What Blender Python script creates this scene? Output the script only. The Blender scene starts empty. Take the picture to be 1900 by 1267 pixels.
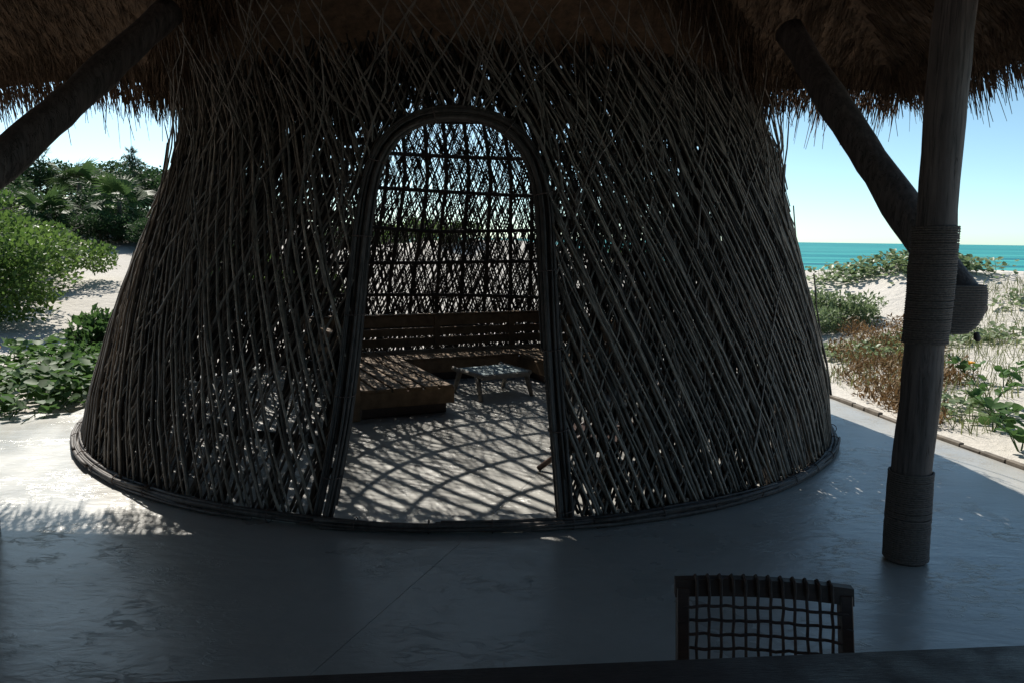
import bpy, math, random
import numpy as np
from mathutils import Matrix, Vector, Euler

random.seed(7); rng = np.random.default_rng(11)
SC = bpy.context.scene
COL = SC.collection
rad = math.radians

# ------------------------------------------------------------------ camera
cam_data = bpy.data.cameras.new('camera'); cam = bpy.data.objects.new('camera', cam_data); COL.objects.link(cam)
cam_data.sensor_width = 36.0; cam_data.lens = 36.0*1450/1900
cam_data.clip_start = 0.05; cam_data.clip_end = 60000
cam.matrix_world = Matrix.Translation((0, 0, 1.65)) @ Matrix.Rotation(rad(90-7.5), 4, 'X') @ Matrix.Rotation(rad(0.8), 4, 'Z')
SC.camera = cam

# ------------------------------------------------------------------ sky, sun, exposure
SUN_EL = rad(46); SUN_AZ = rad(-28)          # azimuth from +Y, negative = left of the view
world = bpy.data.worlds.new('World'); SC.world = world; world.use_nodes = True
wn = world.node_tree.nodes; wl = world.node_tree.links
for n in list(wn): wn.remove(n)
sky = wn.new('ShaderNodeTexSky'); sky.sky_type = 'NISHITA'; sky.sun_disc = False
sky.sun_elevation = SUN_EL; sky.sun_rotation = SUN_AZ; sky.air_density = 0.5; sky.dust_density = 0.5; sky.ozone_density = 1.4
bg = wn.new('ShaderNodeBackground'); bg.inputs['Strength'].default_value = 0.11
wo = wn.new('ShaderNodeOutputWorld')
tint = wn.new('ShaderNodeMix'); tint.data_type = 'RGBA'; tint.blend_type = 'MULTIPLY'; tint.inputs[0].default_value = 1.0; tint.inputs[7].default_value = (.93, 1.08, .93, 1)   # the cyan cast of the photograph's sky
wl.new(sky.outputs[0], tint.inputs[6]); wl.new(tint.outputs[2], bg.inputs[0]); wl.new(bg.outputs[0], wo.inputs[0])
sun_data = bpy.data.lights.new('sun', 'SUN'); sun_data.energy = 4.2; sun_data.angle = rad(0.36); sun_data.color = (1.0, 0.95, 0.86)
sun = bpy.data.objects.new('sun', sun_data); COL.objects.link(sun)
SUN_DIR = Vector((math.sin(SUN_AZ)*math.cos(SUN_EL), math.cos(SUN_AZ)*math.cos(SUN_EL), math.sin(SUN_EL)))   # towards the sun
sun.rotation_euler = SUN_DIR.to_track_quat('Z', 'Y').to_euler(); sun.location = (-10, 20, 20)
SC.view_settings.view_transform = 'Standard'; SC.view_settings.look = 'None'
SC.view_settings.exposure = 0.75; SC.view_settings.gamma = 1.0; SC.view_settings.use_curve_mapping = False
SC.cycles.use_denoising = True
SC.cycles.max_bounces = 8; SC.cycles.diffuse_bounces = 5; SC.cycles.glossy_bounces = 3
SC.cycles.transparent_max_bounces = 8; SC.cycles.sample_clamp_indirect = 6.0

# ------------------------------------------------------------------ helpers
def tag(o, label=None, cat=None, group=None, kind=None):
    if label: o['label'] = label
    if cat: o['category'] = cat
    if group: o['group'] = group
    if kind: o['kind'] = kind
    return o

def empty(name, loc=(0, 0, 0), rz=0.0):
    o = bpy.data.objects.new(name, None); COL.objects.link(o); o.location = loc; o.rotation_euler = (0, 0, rz)
    o.empty_display_size = 0.1
    return o

class MB:
    """collects verts and faces for one mesh"""
    def __init__(s): s.v = []; s.f = []; s.n = 0
    def add(s, v, f):
        v = np.asarray(v, float).reshape(-1, 3); s.v.append(v)
        s.f.extend([tuple(i+s.n for i in q) for q in f]); s.n += len(v)
    def tube(s, pts, r, sides=6, caps=True, flat=1.0):
        pts = np.asarray(pts, float); n = len(pts)
        r = np.full(n, r, float) if np.isscalar(r) else np.asarray(r, float)
        t = np.gradient(pts, axis=0); t /= np.linalg.norm(t, axis=1)[:, None]+1e-9
        up = np.array([0, 0, 1.0]) if abs(t[0][2]) < .9 else np.array([0.3, 1.0, 0])
        a = np.cross(t, up); a /= np.linalg.norm(a, axis=1)[:, None]+1e-9
        b = np.cross(t, a)
        ang = np.arange(sides)*2*math.pi/sides
        ring = (np.cos(ang)[None, :, None]*a[:, None, :] + flat*np.sin(ang)[None, :, None]*b[:, None, :])*r[:, None, None] + pts[:, None, :]
        f = []
        for i in range(n-1):
            o = i*sides
            for k in range(sides):
                k2 = (k+1) % sides
                f.append((o+k, o+k2, o+sides+k2, o+sides+k))
        if caps: f.append(tuple(range(sides-1, -1, -1))); f.append(tuple((n-1)*sides+k for k in range(sides)))
        s.add(ring.reshape(-1, 3), f); return s
    def box(s, c, size, rz=0.0, bev=0.0, M=None):
        x, y, z = size[0]/2, size[1]/2, size[2]/2; b = min(bev, x*.45, y*.45, z*.45)
        if b <= 0:
            v = [(sx*x, sy*y, sz*z) for sz in (-1, 1) for sy in (-1, 1) for sx in (-1, 1)]
            f = [(0, 2, 3, 1), (4, 5, 7, 6), (0, 1, 5, 4), (2, 6, 7, 3), (0, 4, 6, 2), (1, 3, 7, 5)]
        else:   # chamfered box: two inset rings + caps
            def ringp(ix, iy, z0): return [(-ix, -iy, z0), (ix, -iy, z0), (ix, iy, z0), (-ix, iy, z0)]
            def ring8(z0): return [(-x+b, -y, z0), (x-b, -y, z0), (x, -y+b, z0), (x, y-b, z0), (x-b, y, z0), (-x+b, y, z0), (-x, y-b, z0), (-x, -y+b, z0)]
            v = ring8(-z+b)+ring8(z-b)+ringp(x-b, y-b, -z)+ringp(x-b, y-b, z)
            f = [(i, (i+1) % 8, 8+(i+1) % 8, 8+i) for i in range(8)]
            f += [(16, 17, 1, 0), (17, 18, 3, 2), (18, 19, 5, 4), (19, 16, 7, 6), (17, 2, 1), (18, 4, 3), (19, 6, 5), (16, 0, 7), (19, 18, 17, 16)]
            f += [(8, 9, 21, 20), (10, 11, 22, 21), (12, 13, 23, 22), (14, 15, 20, 23), (9, 10, 21), (11, 12, 22), (13, 14, 23), (15, 8, 20), (20, 21, 22, 23)]
        v = np.array(v, float)
        if M is not None: v = v @ np.array(M.to_3x3()).T
        elif rz: 
            cz, sz_ = math.cos(rz), math.sin(rz); v = v @ np.array([[cz, sz_, 0], [-sz_, cz, 0], [0, 0, 1]])
        s.add(v+np.array(c, float), f); return s
    def mesh(s, name, smooth=False):
        me = bpy.data.meshes.new(name)
        v = np.concatenate(s.v) if s.v else np.zeros((0, 3))
        me.from_pydata(v.tolist(), [], s.f); me.update()
        if smooth: me.polygons.foreach_set('use_smooth', [True]*len(me.polygons))
        return me
    def build(s, name, mat, parent=None, smooth=False):
        return link(name, s.mesh(name, smooth), mat, parent)

def link(name, me, mat=None, parent=None):
    o = bpy.data.objects.new(name, me); COL.objects.link(o)
    if mat is not None and not me.materials: me.materials.append(mat)
    if parent is not None: o.parent = parent
    return o

def fast_mesh(name, verts, faces_flat, per):
    """verts (n,3), faces with 'per' corners each"""
    me = bpy.data.meshes.new(name); nv = len(verts); nf = len(faces_flat)//per
    me.vertices.add(nv); me.vertices.foreach_set('co', np.ascontiguousarray(verts, np.float32).ravel())
    me.loops.add(nf*per); me.loops.foreach_set('vertex_index', np.ascontiguousarray(faces_flat, np.int32).ravel())
    me.polygons.add(nf); me.polygons.foreach_set('loop_start', np.arange(nf, dtype=np.int32)*per)
    me.update(calc_edges=True); me.validate(); return me

def ss(x, a, b):
    t = np.clip((np.asarray(x, float)-a)/(b-a), 0, 1); return t*t*(3-2*t)

# ------------------------------------------------------------------ materials
def new_mat(name):
    m = bpy.data.materials.new(name); m.use_nodes = True
    nt = m.node_tree; b = nt.nodes['Principled BSDF']; return m, nt, b
def N(nt, typ, **kw):
    n = nt.nodes.new(typ)
    for k, v in kw.items():
        if k in n.inputs: n.inputs[k].default_value = v
        else: setattr(n, k, v)
    return n
def ramp(nt, stops, interp='LINEAR'):
    r = nt.nodes.new('ShaderNodeValToRGB'); r.color_ramp.interpolation = interp; e = r.color_ramp.elements
    e[0].position, e[0].color = stops[0][0], (*stops[0][1], 1); e[1].position, e[1].color = stops[-1][0], (*stops[-1][1], 1)
    for p, c in stops[1:-1]:
        q = e.new(p); q.color = (*c, 1)
    return r
def coords(nt, scale=(1, 1, 1), which='Object', rot=(0, 0, 0)):
    tc = nt.nodes.new('ShaderNodeTexCoord'); mp = nt.nodes.new('ShaderNodeMapping')
    mp.inputs['Scale'].default_value = scale; mp.inputs['Rotation'].default_value = rot
    nt.links.new(tc.outputs[which], mp.inputs[0]); return mp.outputs[0]
def noise(nt, vec, scale, detail=4, rough=.55, dist=0.0):
    n = N(nt, 'ShaderNodeTexNoise'); n.inputs['Scale'].default_value = scale; n.inputs['Detail'].default_value = detail
    n.inputs['Roughness'].default_value = rough; n.inputs['Distortion'].default_value = dist
    nt.links.new(vec, n.inputs['Vector']); return n
def bump(nt, b, height, strength=.3, dist=.01, prev=None):
    n = N(nt, 'ShaderNodeBump'); n.inputs['Strength'].default_value = strength; n.inputs['Distance'].default_value = dist
    nt.links.new(height, n.inputs['Height'])
    if prev is not None: nt.links.new(prev, n.inputs['Normal'])
    nt.links.new(n.outputs[0], b.inputs['Normal']); return n.outputs[0]

def simple(name, c0, c1, scale=(1, 1, 1), ns=8.0, rough=.7, bs=.3, bd=.004, random_tint=0.0, spec=.4, detail=5):
    m, nt, b = new_mat(name); v = coords(nt, scale)
    n = noise(nt, v, ns, detail, .6); r = ramp(nt, [(.3, c0), (.7, c1)]); nt.links.new(n.outputs[0], r.inputs[0])
    out = r.outputs[0]
    if random_tint:
        oi = nt.nodes.new('ShaderNodeObjectInfo'); mr = N(nt, 'ShaderNodeMapRange'); mr.inputs[3].default_value = 1-random_tint; mr.inputs[4].default_value = 1+random_tint
        nt.links.new(oi.outputs['Random'], mr.inputs[0]); hs = N(nt, 'ShaderNodeHueSaturation'); nt.links.new(mr.outputs[0], hs.inputs['Value']); nt.links.new(out, hs.inputs['Color']); out = hs.outputs[0]
    nt.links.new(out, b.inputs['Base Color']); b.inputs['Roughness'].default_value = rough; b.inputs['Specular IOR Level'].default_value = spec
    if bs: bump(nt, b, n.outputs[0], bs, bd)
    return m

M = {}
M['bark'] = simple('bark', (.12, .095, .075), (.36, .30, .245), (1, 1, .5), 30, .6, .5, .004, .35)
M['bark_shaded'] = simple('bark_shaded', (.02, .016, .014), (.05, .041, .035), (1, 1, .3), 25, .7, .5, .004, .2)  # shade inside the weave put into a darker bark colour
M['bark_mid'] = simple('bark_mid', (.085, .07, .06), (.24, .205, .175), (1, 1, .4), 28, .65, .5, .004, .3)
M['door_rod'] = simple('door_rod', (.036, .029, .026), (.11, .092, .083), (1, 1, .4), 28, .6, .5, .004, .3)
M['thatch'] = simple('thatch', (.05, .028, .016), (.15, .088, .05), (1, 1, 1), 14, .8, 1.0, .03)
M['bench_wood'] = simple('bench_wood', (.13, .08, .042), (.27, .175, .098), (1, 1, 1), 9, .55, .15, .002, .15)
M['dark_wood'] = simple('dark_wood', (.05, .03, .026), (.085, .055, .045), (2, 14, 14), 6, .45, .15, .002, .1)
M['stool_wood'] = simple('stool_wood', (.20, .18, .15), (.36, .33, .29), (2, 2, 2), 12, .6, .2, .003)
M['stool_cord'] = simple('stool_cord', (.30, .38, .40), (.45, .52, .53), (1, 1, 1), 40, .7, .2, .002)
M['rope_dark'] = simple('rope_dark', (.06, .042, .038), (.12, .085, .075), (1, 1, 1), 60, .8, .3, .002)
M['edging'] = simple('edging', (.09, .075, .06), (.20, .17, .14), (1, 1, 1), 10, .8, .3, .004, .3)
M['trunk'] = simple('trunk', (.10, .08, .06), (.2, .165, .13), (1, 1, .5), 12, .85, .5, .01)

def pole_mat():
    m = simple('pole', (.045, .036, .035), (.135, .108, .10), (5, 5, .6), 6, .65, .5, .008); nt = m.node_tree; b = nt.nodes['Principled BSDF']
    v = coords(nt, (9, 9, .35)); n = noise(nt, v, 3.0, 4, .6, .6); r = ramp(nt, [(.47, (1,)*3), (.495, (.25,)*3), (.52, (1,)*3)]); nt.links.new(n.outputs[0], r.inputs[0])
    old = b.inputs['Base Color'].links[0].from_socket; mx = N(nt, 'ShaderNodeMix', data_type='RGBA', blend_type='MULTIPLY'); mx.inputs[0].default_value = .8
    nt.links.new(old, mx.inputs[6]); nt.links.new(r.outputs[0], mx.inputs[7]); nt.links.new(mx.outputs[2], b.inputs['Base Color'])
    prev = b.inputs['Normal'].links[0].from_socket; bump(nt, b, r.outputs[0], .7, .008, prev); return m
M['pole'] = pole_mat()

def rope_mat():
    m, nt, b = new_mat('rope'); v = coords(nt, (1, 1, 1))
    n = noise(nt, v, 90, 3, .6); r = ramp(nt, [(.3, (.055, .044, .04)), (.7, (.145, .118, .104))]); nt.links.new(n.outputs[0], r.inputs[0])
    nt.links.new(r.outputs[0], b.inputs['Base Color']); b.inputs['Roughness'].default_value = .75
    bump(nt, b, n.outputs[0], .4, .003); return m
M['rope'] = rope_mat()

def table_mat():
    m, nt, b = new_mat('table_wood'); v = coords(nt, (1, 1, 1))
    n = noise(nt, v, 7, 6, .65, .4)
    v2 = coords(nt, (3, 26, 1), rot=(0, 0, .5)); n2 = noise(nt, v2, 9, 5, .7, .6)
    r = ramp(nt, [(.3, (.035, .022, .02)), (.7, (.085, .058, .052))]); nt.links.new(n2.outputs[0], r.inputs[0])
    nt.links.new(r.outputs[0], b.inputs['Base Color'])
    rr = ramp(nt, [(.35, (.32,)*3), (.65, (.62,)*3)]); nt.links.new(n.outputs[0], rr.inputs[0]); nt.links.new(rr.outputs[0], b.inputs['Roughness'])
    bump(nt, b, n2.outputs[0], .5, .003); return m
M['table'] = table_mat()

def cement_mat():
    m, nt, b = new_mat('cement'); v = coords(nt, (1, 1, 1))
    big = noise(nt, v, .9, 5, .6, .3); fine = noise(nt, v, 14, 6, .7)
    mix = N(nt, 'ShaderNodeMix', data_type='FLOAT'); mix.inputs[0].default_value = .35
    nt.links.new(big.outputs[0], mix.inputs[2]); nt.links.new(fine.outputs[0], mix.inputs[3])
    r = ramp(nt, [(.3, (.31, .30, .28)), (.5, (.39, .38, .355)), (.7, (.45, .435, .405))]); nt.links.new(mix.outputs[0], r.inputs[0])
    nt.links.new(r.outputs[0], b.inputs['Base Color'])
    rr = ramp(nt, [(.3, (.22,)*3), (.7, (.38,)*3)]); nt.links.new(big.outputs[0], rr.inputs[0]); nt.links.new(rr.outputs[0], b.inputs['Roughness'])
    b.inputs['Specular IOR Level'].default_value = .8
    # troweled relief: shallow waves everywhere, torn edges of the skim coat in patches
    v2 = coords(nt, (1.0, 2.4, 1), rot=(0, 0, rad(28))); fl = noise(nt, v2, 2.2, 5, .55, .35); tr = noise(nt, v2, 6.5, 6, .6, .5)
    rd = ramp(nt, [(.455, (0,)*3), (.475, (1,)*3), (.53, (.05,)*3)]); nt.links.new(tr.outputs[0], rd.inputs[0])
    mk = noise(nt, v, 1.3, 3, .6); mr_ = ramp(nt, [(.44, (0,)*3), (.60, (1,)*3)]); nt.links.new(mk.outputs[0], mr_.inputs[0])
    mu = N(nt, 'ShaderNodeMath', operation='MULTIPLY'); nt.links.new(rd.outputs[0], mu.inputs[0]); nt.links.new(mr_.outputs[0], mu.inputs[1])
    mk2 = noise(nt, v, 4.5, 2, .5); m2 = ramp(nt, [(.42, (0,)*3), (.56, (1,)*3)]); nt.links.new(mk2.outputs[0], m2.inputs[0])
    mu2 = N(nt, 'ShaderNodeMath', operation='MULTIPLY'); nt.links.new(mu.outputs[0], mu2.inputs[0]); nt.links.new(m2.outputs[0], mu2.inputs[1])
    p = bump(nt, b, mu2.outputs[0], .3, .012)
    p = bump(nt, b, fl.outputs[0], .15, .04, p)
    p = bump(nt, b, tr.outputs[0], .16, .018, p)
    bump(nt, b, fine.outputs[0], .12, .006, p)
    return m
M['cement'] = cement_mat()

def sand_mat():
    m, nt, b = new_mat('sand'); v = coords(nt, (1, 1, 1))
    big = noise(nt, v, .5, 4, .6); fine = noise(nt, v, 7, 6, .7); gr = noise(nt, v, 160, 2, .6)
    r = ramp(nt, [(.3, (.50, .465, .42)), (.7, (.60, .565, .52))]); nt.links.new(big.outputs[0], r.inputs[0])
    mx = N(nt, 'ShaderNodeMix', data_type='RGBA', blend_type='MULTIPLY'); mx.inputs[0].default_value = .35
    r2 = ramp(nt, [(.35, (.75,)*3), (.6, (1,)*3)]); nt.links.new(gr.outputs[0], r2.inputs[0])
    nt.links.new(r.outputs[0], mx.inputs[6]); nt.links.new(r2.outputs[0], mx.inputs[7]); nt.links.new(mx.outputs[2], b.inputs['Base Color'])
    b.inputs['Roughness'].default_value = .95; b.inputs['Specular IOR Level'].default_value = .15
    p = bump(nt, b, fine.outputs[0], .6, .08); bump(nt, b, gr.outputs[0], .3, .004, p); return m
M['sand'] = sand_mat()

def sea_mat():
    m, nt, b = new_mat('sea_water'); v = coords(nt, (.004, .05, 1), rot=(0, 0, rad(-25)))
    n = noise(nt, v, 1.0, 5, .55); r = ramp(nt, [(.38, (.0, .11, .14)), (.48, (.01, .21, .22)), (.60, (.05, .33, .30))]); nt.links.new(n.outputs[0], r.inputs[0])
    nt.links.new(r.outputs[0], b.inputs['Base Color']); b.inputs['Roughness'].default_value = .45; b.inputs['Specular IOR Level'].default_value = .12
    v2 = coords(nt, (1, 1, 1)); w = noise(nt, v2, .6, 6, .6); bump(nt, b, w.outputs[0], .4, .3); return m
M['sea'] = sea_mat()

def leaf_mat(name, c0, c1, trans=.35, rough=.45, ns=1.2, spec=.4):
    m, nt, b = new_mat(name); v = coords(nt, (1, 1, 1)); n = noise(nt, v, ns, 3, .6); f = noise(nt, v, ns*14, 2, .6)
    mix = N(nt, 'ShaderNodeMix', data_type='FLOAT'); mix.inputs[0].default_value = .5
    nt.links.new(n.outputs[0], mix.inputs[2]); nt.links.new(f.outputs[0], mix.inputs[3])
    r = ramp(nt, [(.35, c0), (.65, c1)]); nt.links.new(mix.outputs[0], r.inputs[0])
    nt.links.new(r.outputs[0], b.inputs['Base Color']); b.inputs['Roughness'].default_value = rough; b.inputs['Specular IOR Level'].default_value = spec
    tr = N(nt, 'ShaderNodeBsdfTranslucent'); hs = N(nt, 'ShaderNodeHueSaturation'); hs.inputs['Value'].default_value = 1.5; hs.inputs['Hue'].default_value = .485
    nt.links.new(r.outputs[0], hs.inputs['Color']); nt.links.new(hs.outputs[0], tr.inputs[0])
    mx = N(nt, 'ShaderNodeMixShader'); mx.inputs[0].default_value = trans
    out = nt.nodes['Material Output']; nt.links.new(b.outputs[0], mx.inputs[1]); nt.links.new(tr.outputs[0], mx.inputs[2]); nt.links.new(mx.outputs[0], out.inputs[0])
    return m
M['leaf_bush'] = leaf_mat('leaf_bush', (.03, .08, .018), (.11, .19, .04), .35, .5, 1.6, .35)
M['leaf_vine'] = leaf_mat('leaf_vine', (.03, .08, .022), (.08, .16, .045), .35, .6, 1.2, .25)
M['leaf_tree'] = leaf_mat('leaf_tree', (.02, .048, .018), (.05, .10, .038), .25, .65, 1.2, .2)
M['leaf_silver'] = leaf_mat('leaf_silver', (.09, .14, .06), (.18, .24, .12), .35)
M['leaf_palm'] = leaf_mat('leaf_palm', (.025, .065, .02), (.07, .125, .04), .3, .55, 1.2, .25)
M['leaf_feather'] = leaf_mat('leaf_feather', (.03, .07, .04), (.06, .11, .06), .2)
M['dry_scrub'] = leaf_mat('dry_scrub', (.10, .06, .022), (.22, .14, .055), .2, .7)
M['grass'] = leaf_mat('grass', (.07, .10, .03), (.17, .19, .07), .3, .6)
M['flower'] = simple('flower', (.8, .38, .02), (.85, .5, .04), (1, 1, 1), 20, .6, 0)

# ------------------------------------------------------------------ ground, terrace, sea
PLAT = np.array([(5.6, -8), (4.8, -2), (4.3, 2.5), (4.02, 4.4), (3.81, 5.63), (3.61, 6.8), (3.43, 8.2), (3.1, 9.6), (2.2, 10.9), (.8, 11.55), (-.9, 11.6),
                 (-2.6, 10.9), (-3.65, 9.6), (-4.02, 8.2), (-4.05, 7.08), (-4.63, 6.93), (-9.5, 6.55), (-9.5, -8)], float)
def plat_dist(x, y):
    """signed distance to the terrace outline, positive outside"""
    x = np.asarray(x, float); y = np.asarray(y, float); dmin = np.full(x.shape, 1e9); inside = np.zeros(x.shape, bool)
    for i in range(len(PLAT)):
        a = PLAT[i]; b = PLAT[(i+1) % len(PLAT)]; ab = b-a
        t = np.clip(((x-a[0])*ab[0]+(y-a[1])*ab[1])/(ab@ab), 0, 1)
        dmin = np.minimum(dmin, np.hypot(x-a[0]-t*ab[0], y-a[1]-t*ab[1]))
        cond = ((a[1] > y) != (b[1] > y)) & (x < (b[0]-a[0])*(y-a[1])/(b[1]-a[1]+1e-12)+a[0]); inside ^= cond
    return np.where(inside, -dmin, dmin)
def wob(x, y, s, seed):
    r = np.random.default_rng(seed); o = 0
    for k in range(6):
        a = r.uniform(0, 6.28); w = s*r.uniform(.6, 1.8); o = o+np.sin(x*w*math.cos(a)+y*w*math.sin(a)+r.uniform(0, 6.28))/6
    return o
def gh(x, y):
    x = np.asarray(x, float); y = np.asarray(y, float)
    e = plat_dist(x, y); d = np.hypot(x, y); az = x/np.maximum(y, 1.0)
    R = -.035+1.12*ss(e, .2, 8.5)-4.9*ss(d, 17.5, 42)
    L = -.035+1.15*ss(e, .5, 13)+1.5*ss(d, 19, 38)
    w = ss(az, -.30, -.02); w = np.where(y < 1, ss(x, -3, 3), w)
    h = L*(1-w)+R*w
    h = h+wob(x, y, .55, 3)*.30*ss(e, 1.0, 6)*(1-ss(d, 25, 45)*.6)+wob(x, y, 2.3, 5)*.045*ss(e, .3, 2)+wob(x, y, 6., 8)*.016*ss(e, .05, .8)
    h = h+.75*np.exp(-(((x+.5)/4.3)**2+((y-19.5)/3.0)**2))+.36*np.exp(-(((x-7.7)/1.0)**2+((y-15.2)/1.5)**2))-.12*np.exp(-(((x-10.5)/2.5)**2+((y-15)/3.)**2))
    h = np.where(y < 0, np.minimum(h, .2), h)
    return np.where(e < 0.02, -.16, h)
def g(x, y): return float(gh(np.array([x]), np.array([y]))[0])

xs = np.unique(np.concatenate([np.linspace(-160, -24, 35), np.arange(-24, 22, .30), np.linspace(22, 160, 35)]))
ys = np.unique(np.concatenate([np.linspace(-90, -8, 18), np.arange(-8, 4, .8), np.arange(4, 24, .25), np.arange(24, 50, .7), np.linspace(50, 220, 40)]))
X, Y = np.meshgrid(xs, ys); Z = gh(X, Y)
nx, ny = len(xs), len(ys); idx = np.arange(nx*ny).reshape(ny, nx)
fc = np.stack([idx[:-1, :-1], idx[:-1, 1:], idx[1:, 1:], idx[1:, :-1]], -1).reshape(-1)
me = fast_mesh('sand_ground', np.stack([X, Y, Z], -1).reshape(-1, 3), fc, 4)
me.polygons.foreach_set('use_smooth', [True]*len(me.polygons))
tag(link('sand_ground', me, M['sand']), 'pale sand of the beach and dunes', None, None, 'structure')

mb = MB(); S = 40000; mb.add([(-S, -S, -3), (S, -S, -3), (S, S, -3), (-S, S, -3)], [(0, 1, 2, 3)])
tag(mb.build('sea', M['sea']), 'turquoise sea reaching to the horizon', None, None, 'structure')

# terrace floor: two slabs with a saw-cut joint between them
def clip_poly(poly, p, n):
    out = []
    for i in range(len(poly)):
        a = poly[i]; b = poly[(i+1) % len(poly)]; da = (a-p)@n; db = (b-p)@n
        if da >= 0: out.append(a)
        if (da >= 0) != (db >= 0): out.append(a+(b-a)*(da/(da-db)))
    return np.array(out)
JP = np.array([-.25, 4.14]); JD = np.array([.89, 2.44]); JD /= np.linalg.norm(JD); JN = np.array([JD[1], -JD[0]])
mb = MB()
for sgn in (1, -1):
    pl = clip_poly(PLAT, JP+JN*sgn*.0016, JN*sgn); k = len(pl)
    if np.cross(pl[1]-pl[0], pl[2]-pl[1]) < 0: pl = pl[::-1]
    v = [(p[0], p[1], 0) for p in pl]+[(p[0], p[1], -.14) for p in pl]
    mb.add(v, [tuple(range(k))]+[(i, i+k, (i+1) % k+k, (i+1) % k) for i in range(k)])
fl = mb.build('terrace_floor', M['cement'])
tag(fl, 'smooth grey cement terrace floor with a joint line', None, None, 'structure')

# ------------------------------------------------------------------ woven hut
HC = np.array([-.445, 7.6])
PZ = [0, .46, 1.0, 1.6, 2.1, 2.6, 3.2, 3.7, 4.1, 4.4, 4.7]; PR = [3.32, 3.24, 3.09, 2.89, 2.70, 2.54, 2.34, 2.11, 1.82, 1.5, .95]
def hr(z): return np.interp(z, PZ, PR)
LZ = [0, .3, .54, 1.0, 1.7, 2.07, 2.26, 2.36, 2.39]; LA = [-100.4, -99.8, -99.5, -99.6, -100.6, -100.9, -99.5, -96.2, -91.7]
RZ = [0, .7, 1.16, 1.63, 1.95, 2.15, 2.29, 2.37, 2.39]; RA = [-77.3, -78.6, -79.2, -79.6, -79.9, -81.3, -83.3, -87, -91.7]
def in_door(ang, z, pad=.05):
    d = math.degrees(1)*pad/3.0
    zz = np.clip(z-pad*.8, 0, 9)
    return (zz < 2.39) & (ang > np.interp(zz, LZ, LA)-d) & (ang < np.interp(zz, RZ, RA)+d)
def hp(ang, z, off=0.0):
    r = hr(z)+off; return np.stack([HC[0]+np.interp(z, [0, 2.4, 3.2, 4.4], [0, .132, .03, -.10])+r*np.cos(np.radians(ang)), HC[1]+r*np.sin(np.radians(ang)), np.asarray(z, float)+0*r], -1)

hut = empty('woven_hut', (0, 0, 0))
tag(hut, 'domed hut woven from crossing sticks with an arched doorway', 'hut')

sticks = []   # (front score, [segments of (pts, radii)])
def make_stick(a0, lean, off, r0, z0, z1, kink=1.0, splay=0.0, zs=2.5, step=.13, weave=False, top=True):
    z = np.arange(z0, z1+1e-6, step); z = z if len(z) > 2 else np.linspace(z0, z1, 3)
    n = len(z); tilt = lean*(1+.025*rng.normal())
    dth = np.degrees(np.tan(tilt)*step/hr(z)); ang = a0+np.concatenate([[0], np.cumsum(dth)[:-1]])
    # natural kinks: piecewise-linear wander
    kz = np.sort(rng.uniform(z0, z1, 5)); kv = np.cumsum(rng.normal(0, .25*kink, 5)); ang = ang+np.interp(z, kz, kv-kv[0])
    o = off+np.interp(z, np.sort(rng.uniform(z0, z1, 5)), rng.normal(0, .008*kink, 5))
    if weave: o = o+.015*np.sin(z*2*math.pi/.27+a0*1.9)
    if splay: o = o+splay*np.clip(z-zs, 0, 9)**1.4
    pts = hp(ang, z, o)+rng.normal(0, .0022, (n, 3))
    rr = r0*np.interp(z, [z0, z1], [1.05, .55])*(1+rng.normal(0, .05, n)+.28*(rng.random(n) < .16))
    keep = ~in_door(((ang+180) % 360)-180, z)
    if top: keep &= ~((pts[:, 1] < 6.45) & (z > rng.uniform(2.72, 3.0)))      # under the roof the wall stops short of the thatch
    segs = []; i = 0
    while i < n:
        if keep[i]:
            j = i
            while j+1 < n and keep[j+1]: j += 1
            if j-i >= 1: segs.append((pts[i:j+1], rr[i:j+1]))
            i = j+1
        else: i += 1
    mid = ((a0+float(np.mean(ang-a0))+180) % 360)-180
    return mid, segs

def layer(n, lean, off, r0, zlo, zhi, kind, splay_p=0.0, zj=.02):
    for i in range(n):
        a0 = -180+360*(i+.32*rng.uniform(-1, 1))/n
        if kind == 0 and -158 < a0 < -92 and rng.random() < .42: continue      # thinner wall left of the door
        z1 = rng.uniform(*zhi); sp = 0
        if rng.random() < splay_p: sp = rng.uniform(.05, .28)
        mid, segs = make_stick(a0, lean*rng.uniform(.97, 1.03), off+rng.normal(0, .004), r0*rng.uniform(.75, 1.3), zlo+rng.uniform(0, zj), z1, (.65 if kind == 1 else .8), sp, rng.uniform(2.2, 2.9), .075 if kind == 2 else .13, kind == 2)
        front = abs(((mid+90+180) % 360)-180)
        for s_ in segs: sticks.append((front+(0 if kind == 1 else 25)+(len(s_[0]) < 6)*200, kind, s_))
LEAN = rad(23)
layer(262, -LEAN*1.12, .036, .0070, .03, (2.7, 4.7), 1, .35)
layer(244, LEAN, .006, .0066, .03, (2.6, 4.7), 2, .1)
layer(390, -LEAN*1.0, .010, .0092, .03, (2.2, 3.9), 0)
layer(400, LEAN*.8, -.030, .0088, .03, (2.2, 3.9), 0)
layer(150, LEAN*.25, -.046, .0085, .03, (2.2, 3.2), 0)
def sector(a0, a1, n, lean, off, r0, zlo, zhi):      # the wall is thicker towards the terrace
    for i in range(n):
        mid, segs = make_stick(a0+(a1-a0)*(i+rng.random())/n, lean*rng.uniform(.8, 1.2), off+rng.normal(0, .005), r0*rng.uniform(.8, 1.25), rng.uniform(*zlo), rng.uniform(*zhi), .9)
        for s_ in segs: sticks.append((400, 0, s_))
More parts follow.
